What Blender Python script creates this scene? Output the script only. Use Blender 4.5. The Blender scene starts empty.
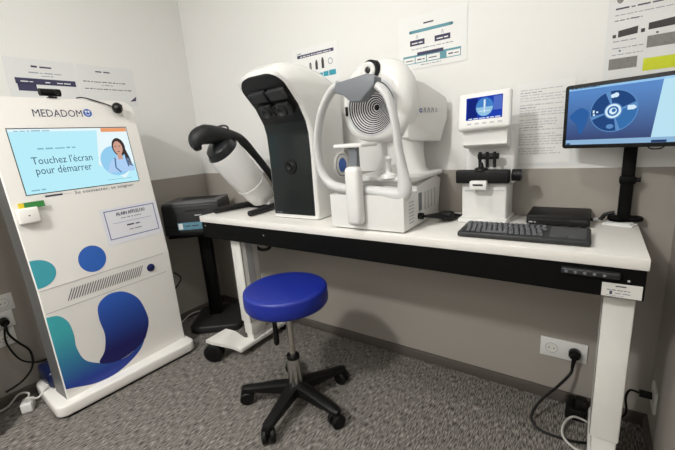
import bpy, bmesh, math, random
from mathutils import Matrix, Vector, Euler
random.seed(7)
scene = bpy.context.scene
COL = scene.collection
PI = math.pi

# ------------------------------------------------------------------ camera
CAM_LOC = Vector((2.2746, -1.6105, 1.1605))
YAW, PIT, ROLL, FPX = 0.6234, 0.2306, -0.0751, 363.12
fw = Vector((-math.sin(YAW)*math.cos(PIT), math.cos(YAW)*math.cos(PIT), -math.sin(PIT)))
r0 = Vector((math.cos(YAW), math.sin(YAW), 0)); u0 = r0.cross(fw)
rr = r0*math.cos(ROLL) + u0*math.sin(ROLL)
uu = u0*math.cos(ROLL) - r0*math.sin(ROLL)
cd = bpy.data.cameras.new('camera'); cam = bpy.data.objects.new('camera', cd); COL.objects.link(cam)
cam.matrix_world = Matrix(((rr.x, uu.x, -fw.x, CAM_LOC.x), (rr.y, uu.y, -fw.y, CAM_LOC.y),
                           (rr.z, uu.z, -fw.z, CAM_LOC.z), (0, 0, 0, 1)))
cd.sensor_width = 36; cd.lens = FPX/675*36; cd.clip_start = 0.02
scene.camera = cam

# ------------------------------------------------------------------ world, light, exposure
w = bpy.data.worlds.new('world'); scene.world = w; w.use_nodes = True
w.node_tree.nodes['Background'].inputs[0].default_value = (0.9, 0.93, 1, 1)
w.node_tree.nodes['Background'].inputs[1].default_value = 0.02
scene.view_settings.view_transform = 'Standard'; scene.view_settings.look = 'None'
scene.view_settings.exposure = 0.0; scene.view_settings.gamma = 1.0
scene.view_settings.use_curve_mapping = False

def area(name, loc, size, power, color=(1, .993, .975)):
    l = bpy.data.lights.new(name, 'AREA'); l.shape = 'DISK'; l.size = size; l.energy = power; l.color = color
    o = bpy.data.objects.new(name, l); COL.objects.link(o); o.location = loc
    return o
LAMPS = [((1.12, -2.60), 0.28, 60.0), ((1.55, -1.10), 0.28, 8.5)]
CEIL = 2.60
for (lx, ly), sz, pw in LAMPS:
    area('downlight_light', (lx, ly, CEIL - 0.03), sz, pw)

# ------------------------------------------------------------------ materials
def lin(c):
    c = c/255.0
    return c/12.92 if c <= .04045 else ((c+.055)/1.055)**2.4
def rgb(r, g, b): return (lin(r), lin(g), lin(b), 1)
MATS = {}
def mat(name, col, rough=.5, metal=0.0, spec=.5, noise=0.0, nscale=60.0, bump=0.0, coat=0.0, emit=0.0):
    m = bpy.data.materials.new(name); m.use_nodes = True; nt = m.node_tree
    b = nt.nodes['Principled BSDF']; c = rgb(*col)
    b.inputs['Base Color'].default_value = c; b.inputs['Roughness'].default_value = rough
    b.inputs['Metallic'].default_value = metal; b.inputs['Specular IOR Level'].default_value = spec
    b.inputs['Coat Weight'].default_value = coat
    if emit:
        b.inputs['Emission Color'].default_value = c; b.inputs['Emission Strength'].default_value = emit
        b.inputs['Base Color'].default_value = (0, 0, 0, 1)
    if noise or bump:
        tc = nt.nodes.new('ShaderNodeTexCoord'); n = nt.nodes.new('ShaderNodeTexNoise')
        n.inputs['Scale'].default_value = nscale; n.inputs['Detail'].default_value = 4
        nt.links.new(tc.outputs['Object'], n.inputs['Vector'])
        if noise:
            mx = nt.nodes.new('ShaderNodeMix'); mx.data_type = 'RGBA'
            mx.inputs[6].default_value = tuple(v*(1-noise) for v in c[:3])+(1,)
            mx.inputs[7].default_value = tuple(min(1, v*(1+noise)) for v in c[:3])+(1,)
            nt.links.new(n.outputs['Fac'], mx.inputs[0]); nt.links.new(mx.outputs[2], b.inputs['Base Color'])
        if bump:
            bp = nt.nodes.new('ShaderNodeBump'); bp.inputs['Strength'].default_value = bump
            bp.inputs['Distance'].default_value = .002
            nt.links.new(n.outputs['Fac'], bp.inputs['Height']); nt.links.new(bp.outputs['Normal'], b.inputs['Normal'])
    MATS[name] = m
    return m
def emis(name, col, s=1.0):
    """a display pixel colour: only light, no reflection"""
    m = bpy.data.materials.new(name); m.use_nodes = True; nt = m.node_tree
    nt.nodes.remove(nt.nodes['Principled BSDF'])
    e = nt.nodes.new('ShaderNodeEmission'); e.inputs[0].default_value = rgb(*col); e.inputs[1].default_value = s
    nt.links.new(e.outputs[0], nt.nodes['Material Output'].inputs[0])
    MATS[name] = m; return m
def gradmat(name, c0, c1, axis='Z', a=0.0, b=1.0, emit=False, rough=.4):
    """printed / displayed two-colour gradient along an object axis between coordinates a and b"""
    m = bpy.data.materials.new(name); m.use_nodes = True; nt = m.node_tree
    bs = nt.nodes['Principled BSDF']; bs.inputs['Roughness'].default_value = rough
    tc = nt.nodes.new('ShaderNodeTexCoord'); sp = nt.nodes.new('ShaderNodeSeparateXYZ')
    nt.links.new(tc.outputs['Generated'], sp.inputs[0])
    mr = nt.nodes.new('ShaderNodeMapRange'); mr.inputs[1].default_value = a; mr.inputs[2].default_value = b
    nt.links.new(sp.outputs[axis], mr.inputs[0])
    mx = nt.nodes.new('ShaderNodeMix'); mx.data_type = 'RGBA'
    mx.inputs[6].default_value = rgb(*c0); mx.inputs[7].default_value = rgb(*c1)
    nt.links.new(mr.outputs[0], mx.inputs[0])
    if emit:
        bs.inputs['Base Color'].default_value = (0, 0, 0, 1); bs.inputs['Emission Strength'].default_value = 1
        nt.links.new(mx.outputs[2], bs.inputs['Emission Color'])
    else:
        nt.links.new(mx.outputs[2], bs.inputs['Base Color'])
    MATS[name] = m; return m

def wall_mat(name):
    m = bpy.data.materials.new(name); m.use_nodes = True; nt = m.node_tree
    b = nt.nodes['Principled BSDF']; b.inputs['Roughness'].default_value = .55; b.inputs['Specular IOR Level'].default_value = .3
    g = nt.nodes.new('ShaderNodeNewGeometry'); sp = nt.nodes.new('ShaderNodeSeparateXYZ')
    nt.links.new(g.outputs['Position'], sp.inputs[0])
    gt = nt.nodes.new('ShaderNodeMath'); gt.operation = 'GREATER_THAN'; gt.inputs[1].default_value = .9936
    nt.links.new(sp.outputs['Z'], gt.inputs[0])
    n = nt.nodes.new('ShaderNodeTexNoise'); n.inputs['Scale'].default_value = 180; n.inputs['Detail'].default_value = 3
    nt.links.new(g.outputs['Position'], n.inputs['Vector'])
    mx = nt.nodes.new('ShaderNodeMix'); mx.data_type = 'RGBA'
    mx.inputs[6].default_value = rgb(158, 152, 144); mx.inputs[7].default_value = rgb(226, 225, 222)
    nt.links.new(gt.outputs[0], mx.inputs[0]); nt.links.new(mx.outputs[2], b.inputs['Base Color'])
    bp = nt.nodes.new('ShaderNodeBump'); bp.inputs['Strength'].default_value = .12; bp.inputs['Distance'].default_value = .001
    nt.links.new(n.outputs['Fac'], bp.inputs['Height']); nt.links.new(bp.outputs['Normal'], b.inputs['Normal'])
    return m
def carpet_mat():
    m = bpy.data.materials.new('carpet'); m.use_nodes = True; nt = m.node_tree
    b = nt.nodes['Principled BSDF']; b.inputs['Roughness'].default_value = .95; b.inputs['Specular IOR Level'].default_value = .1
    g = nt.nodes.new('ShaderNodeNewGeometry')
    def noise(sx, sy, det, off=0):
        mp = nt.nodes.new('ShaderNodeMapping'); mp.inputs['Scale'].default_value = (sx, sy, 1); mp.inputs['Location'].default_value = (off, off, 0)
        nt.links.new(g.outputs['Position'], mp.inputs['Vector'])
        n = nt.nodes.new('ShaderNodeTexNoise'); n.inputs['Scale'].default_value = 1; n.inputs['Detail'].default_value = det
        nt.links.new(mp.outputs[0], n.inputs['Vector']); return n
    n1 = noise(280, 38, 2); n2 = noise(600, 300, 2, 3.3); n3 = noise(120, 20, 1, 9.1)
    def ramp(n, a, b_, c0, c1):
        r = nt.nodes.new('ShaderNodeValToRGB'); r.color_ramp.elements[0].position = a; r.color_ramp.elements[1].position = b_
        r.color_ramp.elements[0].color = c0; r.color_ramp.elements[1].color = c1
        nt.links.new(n.outputs['Fac'], r.inputs[0]); return r
    base = ramp(n1, .38, .68, rgb(76, 72, 68), rgb(166, 160, 153))
    mul = ramp(n2, .3, .7, (.66, .66, .66, 1), (1.2, 1.2, 1.2, 1))
    mul2 = ramp(n3, .35, .65, (.82, .82, .82, 1), (1.12, 1.12, 1.12, 1))
    m1 = nt.nodes.new('ShaderNodeMix'); m1.data_type = 'RGBA'; m1.blend_type = 'MULTIPLY'; m1.inputs[0].default_value = 1
    m2 = nt.nodes.new('ShaderNodeMix'); m2.data_type = 'RGBA'; m2.blend_type = 'MULTIPLY'; m2.inputs[0].default_value = 1
    nt.links.new(base.outputs[0], m1.inputs[6]); nt.links.new(mul.outputs[0], m1.inputs[7])
    nt.links.new(m1.outputs[2], m2.inputs[6]); nt.links.new(mul2.outputs[0], m2.inputs[7])
    nt.links.new(m2.outputs[2], b.inputs['Base Color'])
    bp = nt.nodes.new('ShaderNodeBump'); bp.inputs['Strength'].default_value = .6; bp.inputs['Distance'].default_value = .003
    nt.links.new(n2.outputs['Fac'], bp.inputs['Height']); nt.links.new(bp.outputs['Normal'], b.inputs['Normal'])
    return m

WALL = wall_mat('two_tone_wall_paint'); CARPET = carpet_mat()
mat('ceiling_white', (228, 226, 222), .8, noise=.02, nscale=30)
mat('baseboard', (88, 81, 76), .5, noise=.06, nscale=40)
mat('white_plastic', (222, 221, 218), .32, noise=.01, nscale=20)
mat('white_gloss', (224, 223, 220), .25, coat=.2, noise=.01, nscale=20)
mat('kiosk_white', (234, 231, 226), .3, noise=.01, nscale=10)
mat('kiosk_edge', (98, 98, 97), .4, noise=.02)
mat('white_metal', (224, 222, 216), .38, noise=.015, nscale=40)
mat('desk_white', (228, 225, 219), .42, noise=.02, nscale=50)
mat('desk_edge', (208, 203, 194), .45, noise=.02, nscale=50)
mat('black_metal', (3, 3, 3), .6, 0.0, .15, noise=.15, nscale=80)
mat('black_plastic', (9, 9, 9), .5, 0.0, .3, noise=.1, nscale=60)
mat('black_gloss', (6, 7, 8), .3, 0, .4, coat=.1, noise=.05)
mat('panel_gloss', (12, 19, 20), .3, 0, .4, coat=.15, noise=.05)
mat('module_grey', (40, 41, 43), .45, noise=.06)
mat('stand_black', (30, 30, 30), .6, noise=.08)
mat('dark_grey', (34, 34, 36), .5, noise=.08, nscale=60)
mat('printer_dark', (30, 31, 33), .5, noise=.08, nscale=60)
mat('printer_top', (84, 84, 86), .5, noise=.06, nscale=60)
mat('mid_grey', (112, 116, 122), .4, noise=.03)
mat('frame_grey', (200, 200, 199), .38, noise=.015)
mat('light_grey', (176, 177, 178), .4, noise=.03)
mat('ring_grey', (196, 197, 199), .4, noise=.02)
mat('bowl_grey', (120, 122, 127), .4, noise=.02)
mat('chrome', (205, 203, 198), .22, 1.0, noise=.02)
mat('blue_vinyl', (15, 36, 134), .42, noise=.04, nscale=25, bump=.08)
mat('tube_grey', (222, 221, 219), .35, noise=.02)
mat('teal_print', (62, 158, 172), .4, noise=.02)
mat('blue_print', (48, 98, 184), .4, noise=.02)
mat('navy_print', (28, 34, 88), .35, noise=.03)
mat('ink', (58, 60, 78), .7, noise=.05)
mat('ink_light', (150, 152, 162), .7, noise=.05)
mat('ink_faint', (186, 187, 190), .7, noise=.03)
mat('ink_navy', (56, 54, 84), .7, noise=.05)
mat('ink_blue', (70, 82, 150), .7, noise=.05)
mat('paper', (228, 228, 226), .8, noise=.015, nscale=30)
mat('paper_shade', (218, 219, 218), .8, noise=.015, nscale=30)
mat('paper_lilac', (226, 226, 232), .6, noise=.015, nscale=30)
mat('poster_teal', (92, 146, 158), .7, noise=.03)
mat('poster_aqua', (54, 152, 172), .7, noise=.03)
mat('photo_grey', (126, 124, 122), .7, noise=.35, nscale=160)
mat('photo_dark', (62, 60, 60), .7, noise=.3, nscale=160)
mat('lime', (200, 208, 40), .7, noise=.05)
mat('card_green', (52, 128, 62), .4, noise=.1)
mat('card_yellow', (226, 200, 50), .4, noise=.05)
mat('label_paper', (214, 212, 206), .5, noise=.02)
mat('pad_grey', (62, 64, 67), .45, noise=.05)
mat('key_grey', (92, 94, 98), .5, noise=.05)
mat('keyboard_grey', (34, 35, 37), .5, noise=.05)
mat('sky_label', (92, 138, 156), .4, noise=.3, nscale=50)
mat('cushion_black', (15, 16, 17), .55, noise=.08, bump=.05)
mat('cap_black', (30, 32, 34), .3, noise=.05)
mat('cable_white', (196, 194, 188), .5, noise=.02)
mat('blue_film', (14, 26, 64), .3, noise=.1)
mat('led', (235, 235, 230), .3, noise=.01)
gradmat('teal_to_blue', (66, 172, 180), (36, 60, 150), 'Z', .78, .12)
gradmat('blue_to_navy', (50, 96, 190), (24, 22, 92), 'Z', .95, .2)
emis('lamp_glow', (255, 247, 232), 14)
emis('scr_cyan', (186, 238, 250)); emis('scr_white', (232, 248, 252)); emis('scr_text', (62, 84, 110)); emis('scr_faint', (128, 176, 196))
emis('scr_orange', (236, 160, 112)); emis('scr_circle', (150, 206, 240)); emis('scr_hair', (62, 50, 50)); emis('scr_skin', (206, 160, 142))
emis('scr_coat', (176, 208, 244)); emis('scr_line', (70, 100, 140))
gradmat('mon_bg', (24, 52, 108), (62, 122, 190), 'Z', .1, .9, emit=True)
emis('mon_top', (150, 198, 236)); emis('mon_bar', (142, 180, 214)); emis('mon_side', (186, 226, 242)); emis('mon_ring', (96, 142, 196))
emis('mon_dark', (38, 72, 126)); emis('mon_mid', (58, 112, 172)); emis('mon_white', (214, 236, 250)); emis('mon_blob', (48, 96, 160)); emis('mon_ic', (40, 62, 104))
emis('ls_blue', (34, 66, 176)); emis('ls_dark', (24, 40, 120)); emis('ls_pale', (150, 196, 226)); emis('ls_mid', (70, 130, 200)); emis('ls_white', (226, 240, 250)); emis('ls_soft', (84, 112, 196))

# ------------------------------------------------------------------ mesh helpers
class MB:
    def __init__(s): s.v = []; s.f = []; s.fm = []; s.mats = []
    def mi(s, m):
        if m not in s.mats: s.mats.append(m)
        return s.mats.index(m)
    def add(s, vs, fs, m):
        o = len(s.v); s.v += [tuple(v) for v in vs]; k = s.mi(m)
        for f in fs: s.f.append(tuple(i+o for i in f)); s.fm.append(k)
        return s
    def addbm(s, bm, m, M=None):
        if M is not None: bmesh.ops.transform(bm, matrix=M, verts=bm.verts)
        bm.verts.index_update()
        s.add([v.co.copy() for v in bm.verts], [[v.index for v in f.verts] for f in bm.faces], m); bm.free(); return s
    def box(s, m, c, size, bev=0.0, seg=2, M=None):
        bm = bmesh.new(); bmesh.ops.create_cube(bm, size=1)
        bmesh.ops.scale(bm, vec=size, verts=bm.verts)
        if bev: bmesh.ops.bevel(bm, geom=bm.edges[:], offset=bev, segments=seg, profile=.5, affect='EDGES')
        bmesh.ops.translate(bm, vec=c, verts=bm.verts)
        return s.addbm(bm, m, M)
    def prism(s, m, poly, h, M=None, bev=0.0, seg=2, which='all'):
        """polygon in local xy extruded along z from 0 to h"""
        bm = bmesh.new(); vs = [bm.verts.new((p[0], p[1], 0)) for p in poly]
        f = bm.faces.new(vs); f.normal_update()
        if f.normal.z > 0: f.normal_flip()
        r = bmesh.ops.extrude_face_region(bm, geom=[f])
        tv = [e for e in r['geom'] if isinstance(e, bmesh.types.BMVert)]
        bmesh.ops.translate(bm, vec=(0, 0, h), verts=tv)
        if bev:
            ed = [e for e in bm.edges if abs(e.verts[0].co.z-e.verts[1].co.z) < 1e-7 and (which == 'all' or e.verts[0].co.z > h*.5)]
            bmesh.ops.bevel(bm, geom=ed, offset=bev, segments=seg, profile=.5, affect='EDGES')
        bmesh.ops.recalc_face_normals(bm, faces=bm.faces)
        return s.addbm(bm, m, M)
    def lathe(s, m, prof, n=32, M=None, cap=True):
        vs = []; fs = []; k = len(prof)
        for i in range(n):
            a = 2*PI*i/n
            for r, z in prof: vs.append(Vector((r*math.cos(a), r*math.sin(a), z)))
        for i in range(n):
            j = (i+1) % n
            for q in range(k-1): fs.append((i*k+q, j*k+q, j*k+q+1, i*k+q+1))
        if cap:
            if prof[0][0] > 1e-6: fs.append([i*k for i in range(n)][::-1])
            if prof[-1][0] > 1e-6: fs.append([i*k+k-1 for i in range(n)])
        if M is not None: vs = [M @ v for v in vs]
        return s.add(vs, fs, m)
    def cyl(s, m, p0, p1, r0, r1=None, n=20):
        r1 = r0 if r1 is None else r1; p0 = Vector(p0); p1 = Vector(p1); d = p1-p0
        M = Matrix.Translation(p0) @ d.to_track_quat('Z', 'Y').to_matrix().to_4x4()
        return s.lathe(m, [(r0, 0), (r1, d.length)], n, M)
    def loft(s, m, secs, closed=True, cap=True):
        n = len(secs[0]); vs = [p for q in secs for p in q]; fs = []
        for i in range(len(secs)-1):
            for j in range(n if closed else n-1):
                k = (j+1) % n; fs.append((i*n+j, i*n+k, (i+1)*n+k, (i+1)*n+j))
        if cap:
            fs.append(list(range(n))[::-1]); fs.append([(len(secs)-1)*n+j for j in range(n)])
        return s.add(vs, fs, m)
    def tube(s, m, path, r, n=10, smooth=8, closed=False, rb=None, up=None):
        """round or elliptical sweep along a smoothed path; r number or list"""
        P = [Vector(p) for p in path]; R = list(r) if isinstance(r, (list, tuple)) else [r]*len(P)
        B = list(rb) if isinstance(rb, (list, tuple)) else ([rb]*len(P) if rb else R)
        if smooth:
            Q = []; RR = []; BB = []; N = len(P)
            for i in range(N if closed else N-1):
                g = (lambda q: P[q % N]) if closed else (lambda q: P[max(0, min(N-1, q))])
                a, b, c, d = g(i-1), g(i), g(i+1), g(i+2)
                for k in range(smooth):
                    t = k/smooth
                    Q.append(.5*((2*b)+(c-a)*t+(2*a-5*b+4*c-d)*t*t+(3*b-a-3*c+d)*t**3))
                    j = (i+1) % N; RR.append(R[i]*(1-t)+R[j]*t); BB.append(B[i]*(1-t)+B[j]*t)
            if not closed: Q.append(P[-1]); RR.append(R[-1]); BB.append(B[-1])
            P, R, B = Q, RR, BB
        N = len(P); secs = []; nrm = Vector(up) if up else None
        for i in range(N):
            t = (P[(i+1) % N]-P[i-1]) if closed else (P[min(N-1, i+1)]-P[max(0, i-1)])
            if t.length < 1e-9: t = Vector((0, 0, 1))
            t.normalize()
            if nrm is None: nrm = Vector((0, 0, 1)) if abs(t.z) < .9 else Vector((1, 0, 0))
            a = nrm - t*nrm.dot(t)
            if a.length < 1e-6: a = t.orthogonal()
            a.normalize()
            if not up: nrm = a
            b = t.cross(a)
            secs.append([P[i]+a*(R[i]*math.cos(2*PI*k/n))+b*(B[i]*math.sin(2*PI*k/n)) for k in range(n)])
        if closed: secs.append(secs[0]); return s.loft(m, secs, cap=False)
        return s.loft(m, secs)
    def ell(s, m, c, rx, ry, rz, n=24, k=12, M=None):
        prof = [(max(1e-7, math.sin(PI*i/k)), -math.cos(PI*i/k)) for i in range(k+1)]; prof[0] = (0, -1); prof[-1] = (0, 1)
        T = Matrix.Translation(c) @ (M or Matrix()) @ Matrix.Diagonal((rx, ry, rz, 1))
        return s.lathe(m, prof, n, T, cap=False)

BASE = {}
def obj(name, mb, parent=None, sharp=38, label=None):
    me = bpy.data.meshes.new(name); o = bpy.data.objects.new(name, me); COL.objects.link(o)
    if parent is not None: org = BASE[parent.name]
    else:
        xs = [v[0] for v in mb.v]; ys = [v[1] for v in mb.v]; zs = [v[2] for v in mb.v]
        org = Vector(((min(xs)+max(xs))/2, (min(ys)+max(ys))/2, min(zs)))
        o.location = org
    BASE[o.name] = org
    me.from_pydata([Vector(v)-org for v in mb.v], [], mb.f)
    for m in mb.mats: me.materials.append(MATS[m] if isinstance(m, str) else m)
    me.polygons.foreach_set('material_index', mb.fm)
    bm = bmesh.new(); bm.from_mesh(me); bmesh.ops.remove_doubles(bm, verts=bm.verts, dist=1e-6); bm.to_mesh(me); bm.free()
    me.shade_smooth(); me.set_sharp_from_angle(angle=math.radians(sharp)); me.update()
    if parent is not None: o.parent = parent
    if label: o['label'] = label
    return o
def thing(name, label, cat, loc, group=None):
    o = bpy.data.objects.new(name, None); COL.objects.link(o); o.location = loc; BASE[o.name] = Vector(loc)
    o.empty_display_size = .05
    return tag(o, label, cat, group)
def tag(o, label, cat, group=None):
    o['label'] = label; o['category'] = cat
    if group: o['group'] = group
    return o
def struct(name, mb):
    o = obj(name, mb); o['kind'] = 'structure'; return o
def X(loc=(0, 0, 0), rx=0, ry=0, rz=0):
    return Matrix.Translation(loc) @ Euler((rx, ry, rz)).to_matrix().to_4x4()

# flat print on a surface: 2-D shapes mapped by fn(u, v, w) -> point
def text2d(txt):
    c = bpy.data.curves.new('t', 'FONT'); c.body = txt; c.resolution_u = 2
    o = bpy.data.objects.new('t', c); COL.objects.link(o)
    me = bpy.data.meshes.new_from_object(o.evaluated_get(bpy.context.evaluated_depsgraph_get()))
    vs = [(v.co.x, v.co.y) for v in me.vertices]; fs = [tuple(p.vertices) for p in me.polygons]
    bpy.data.objects.remove(o); bpy.data.curves.remove(c); bpy.data.meshes.remove(me)
    return vs, fs
class Print(MB):
    def __init__(s, fn, w=.0006): super().__init__(); s.fn = fn; s.w = w
    def up(s, d=.0003): s.w += d; return s
    def poly(s, m, pts):
        return s.add([s.fn(u, v, s.w) for u, v in pts], [tuple(range(len(pts)))], m)
    def rect(s, m, u0, v0, u1, v1): return s.poly(m, [(u0, v0), (u1, v0), (u1, v1), (u0, v1)])
    def disc(s, m, u, v, ru, rv=None, n=28, a0=0, a1=2*PI):
        rv = rv or ru; full = abs(a1-a0-2*PI) < 1e-6
        pts = [(u+ru*math.cos(a0+(a1-a0)*i/n), v+rv*math.sin(a0+(a1-a0)*i/n)) for i in range(n if full else n+1)]
        if not full: pts.append((u, v))
        return s.poly(m, pts)
    def ring(s, m, u, v, r0, r1, n=40, a0=0, a1=2*PI, asp=1.0):
        vs = []; fs = []
        for i in range(n+1):
            a = a0+(a1-a0)*i/n
            vs += [s.fn(u+r0*math.cos(a), v+r0*asp*math.sin(a), s.w), s.fn(u+r1*math.cos(a), v+r1*asp*math.sin(a), s.w)]
        for i in range(n): fs.append((2*i, 2*i+1, 2*i+3, 2*i+2))
        return s.add(vs, fs, m)
    def line(s, m, p, q, t):
        dx, dy = q[0]-p[0], q[1]-p[1]; L = math.hypot(dx, dy) or 1; nx, ny = -dy/L*t/2, dx/L*t/2
        return s.poly(m, [(p[0]-nx, p[1]-ny), (q[0]-nx, q[1]-ny), (q[0]+nx, q[1]+ny), (p[0]+nx, p[1]+ny)])
    def text(s, m, txt, u0, v0, u1, h=None):
        """lettering from u0 to u1 with its foot at v0; h = height of the tallest letter"""
        vs, fs = text2d(txt)
        xa = min(v[0] for v in vs); xb = max(v[0] for v in vs); yb = max(v[1] for v in vs)
        k = (u1-u0)/(xb-xa); ky = (h/yb) if h else k
        return s.add([s.fn(u0+(x-xa)*k, v0+y*ky, s.w) for x, y in vs], fs, m)
    def words(s, m, u0, v0, u1, h, seed=0):
        """small illegible print: a row of word-length strokes"""
        r = random.Random(seed); u = u0
        while u < u1-h:
            L = min(r.uniform(1.5, 6)*h, u1-u); s.rect(m, u, v0, u+L, v0+h*r.uniform(.55, .8)); u += L+h*.8
        return s
def plane_fn(o, ux, uy):
    o = Vector(o); ux = Vector(ux).normalized(); uy = Vector(uy).normalized(); n = ux.cross(uy)
    return lambda u, v, w: o+ux*u+uy*v+n*w

# ================================================================== the room
XL, XR, YF = -.03, 2.51, -3.0
struct('floor', MB().box(CARPET, (1.24, -1.47, -.05), (2.74, 3.14, .1)))
struct('ceiling', MB().box('ceiling_white', (1.24, -1.47, CEIL+.05), (2.74, 3.14, .1)))
struct('wall_back', MB().box(WALL, (1.24, .05, CEIL/2), (2.74, .1, CEIL)))
struct('wall_left', MB().box(WALL, (XL-.05, -1.5, CEIL/2), (.1, 3.0, CEIL)))
struct('wall_right', MB().box(WALL, (XR+.05, -1.5, CEIL/2), (.1, 3.0, CEIL)))
struct('wall_front', MB().box(WALL, (1.24, YF-.05, CEIL/2), (2.74, .1, CEIL)))
BBH = .052
def bboard(name, c, s):
    struct(name, MB().box('baseboard', c, s, .004, 2))
bboard('baseboard_back', ((XL+XR)/2, -.007, BBH/2), (XR-XL, .014, BBH))
bboard('baseboard_left', (XL+.007, -1.507, BBH/2), (.014, 2.98, BBH))
bboard('baseboard_right', (XR-.007, -1.507, BBH/2), (.014, 2.98, BBH))
# short stub of dark skirting where the alcove ends, at the near left corner
struct('wall_near', MB().box(WALL, (.085, -1.46, CEIL/2), (.23, .12, CEIL)))
struct('trim_1', MB().box('baseboard', (.09, -1.46, .05), (.25, .14, .10), .003, 2))
for (lx, ly), sz, pw in LAMPS:
    t = thing('ceiling_downlight', 'round recessed ceiling downlight ' + ('behind the viewer' if ly < -2 else 'above the blue stool'), 'ceiling light', (lx, ly, CEIL-.02))
    obj('rim', MB().lathe('white_metal', [(sz/2, -.02), (sz/2+.02, -.02), (sz/2+.02, 0), (sz/2, 0), (sz/2, -.02)], 40, X((lx, ly, CEIL)), cap=False), t)
    obj('diffuser', MB().lathe('lamp_glow', [(0, -.004), (sz/2, -.004)], 40, X((lx, ly, CEIL)), cap=False), t)

# ================================================================== kiosk
KX, KY, KROT, KTH, KZB, KW, KTOP = .317, -.5535, -.0234, .1074, .6162, .6183, .825
kd = Vector((math.sin(KROT), math.cos(KROT), 0)); kn = Vector((math.cos(KROT), -math.sin(KROT), 0))
def K(u, v, ww=0):
    P = Vector((KX, KY, KZB))+kd*u
    if v < 0: return P+Vector((0, 0, v))+kn*ww
    return P+(Vector((0, 0, math.cos(KTH)))-kn*math.sin(KTH))*v+(kn*math.cos(KTH)+Vector((0, 0, math.sin(KTH)))*(math.sin(KTH)*.0+1))*0+ (kn*math.cos(KTH)+Vector((0, 0, math.sin(KTH))))*ww
kiosk = thing('telehealth_kiosk', 'tall white kiosk with a lit pale blue touchscreen and teal and blue shapes', 'kiosk', (.2, -.87, 0))
# panel
VB = -(KZB-.062); T = .13; RC = .055
rows = [(VB, 0, -KW), (-.004, 0, -KW), (.004, 0, -KW)]
vv = KTOP-RC
rows.append((vv*.5, 0, -KW))
for i in range(9):
    a = i/8*PI/2; rows.append((vv+RC*math.sin(a), -RC*(1-math.cos(a)), -KW+RC*(1-math.cos(a))))
pan = MB(); secs = []
e = .004
for v, ur, ul in rows:
    secs.append([K(ul+e, v, 0), K(ur-e, v, 0), K(ur, v, -e), K(ur, v, -T), K(ul, v, -T), K(ul, v, -e)])
pan.loft('kiosk_white', secs)
nf = len(pan.f); ei = pan.mi('kiosk_edge')
# the metal edge strips of the panel are greyer than its face
for i in range(len(secs)-1):
    for j in (2, 4):
        pan.fm[i*6+j] = ei
panel = obj('front_panel', pan, kiosk, 30)
obj('rear_foot_cover', MB().box('blue_film', (.09, -.885, .112), (.17, .60, .09), .02, 3), kiosk, label='dark blue cover low behind the panel')
# base
def rrect(x0, y0, x1, y1, r, n=6):
    P = []
    for cx, cy, a0 in ((x1-r, y1-r, 0), (x0+r, y1-r, PI/2), (x0+r, y0+r, PI), (x1-r, y0+r, 1.5*PI)):
        for i in range(n+1):
            a = a0+PI/2*i/n; P.append((cx+r*math.cos(a), cy+r*math.sin(a)))
    return P
MBASE = X((.39, -.885, 0), rz=-.055)
obj('base', MB().prism('kiosk_white', rrect(-.375, -.345, 0, .345, .045), .056, MBASE @ X((0, 0, .012)), .01, 3), kiosk)
obj('foot', MB().prism('black_plastic', rrect(-.36, -.33, -.015, .33, .04), .013, MBASE), kiosk, label='dark recessed foot under the base')
# screen
scr = MB(); S0, S1, T0, T1 = -.553, -.066, .412, .690
scr.loft('black_gloss', [[K(S0-.003, T0-.003, q), K(S1+.003, T0-.003, q), K(S1+.003, T1+.004, q), K(S0-.003, T1+.004, q)] for q in (-.01, .0012)])
screen = obj('touchscreen', scr, kiosk)
p = Print(K, .0018)
p.rect('scr_cyan', S0, T0, S1, T1)
p.up().rect('scr_white', S0, T1-.012, S1, T1); p.poly('scr_white', [(-.21, T1-.012), (S1, T1-.012), (S1, T0+.10), (-.13, T0+.02), (-.24, T0+.1)])
p.up().disc('scr_circle', -.155, .525, .073, .075, 40)
p.rect('scr_orange', -.191, T1-.02, S1-.002, T1-.001)
p.up().poly('scr_coat', [(-.205, T0+.055), (-.075, T0+.055), (S1-.006, .49), (-.09, .53), (-.118, .545), (-.15, .545), (-.185, .52), (-.205, .48)])
p.disc('scr_hair', -.127, .592, .032, .046); p.poly('scr_hair', [(-.1, .6), (-.088, .545), (-.076, .49), (-.1, .5), (-.108, .56)])
p.up().disc('scr_skin', -.131, .588, .022, .034); p.poly('scr_skin', [(-.143, .53), (-.12, .53), (-.12, .565), (-.143, .565)])
p.up().rect('scr_hair', -.146, .595, -.137, .598); p.rect('scr_hair', -.127, .595, -.118, .598); p.rect('scr_hair', -.138, .568, -.126, .571)
p.line('scr_line', (-.158, .54), (-.165, .49), .006); p.line('scr_line', (-.165, .49), (-.145, .465), .006); p.line('scr_line', (-.105, .54), (-.1, .49), .006)
p.text('scr_text', "Touchez l'écran", -.502, .537, -.262, .033)
p.text('scr_text', 'pour démarrer', -.497, .493, -.275, .033)
p.words('scr_faint', -.469, .6, -.321, .009, 3); p.words('scr_faint', S0+.02, T1-.011, -.40, .006, 4); p.words('scr_faint', S0+.02, T0+.012, -.48, .007, 5)
p.rect('scr_faint', -.22, T0+.02, -.1, T0+.022)
obj('screen_picture', p, screen)
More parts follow.
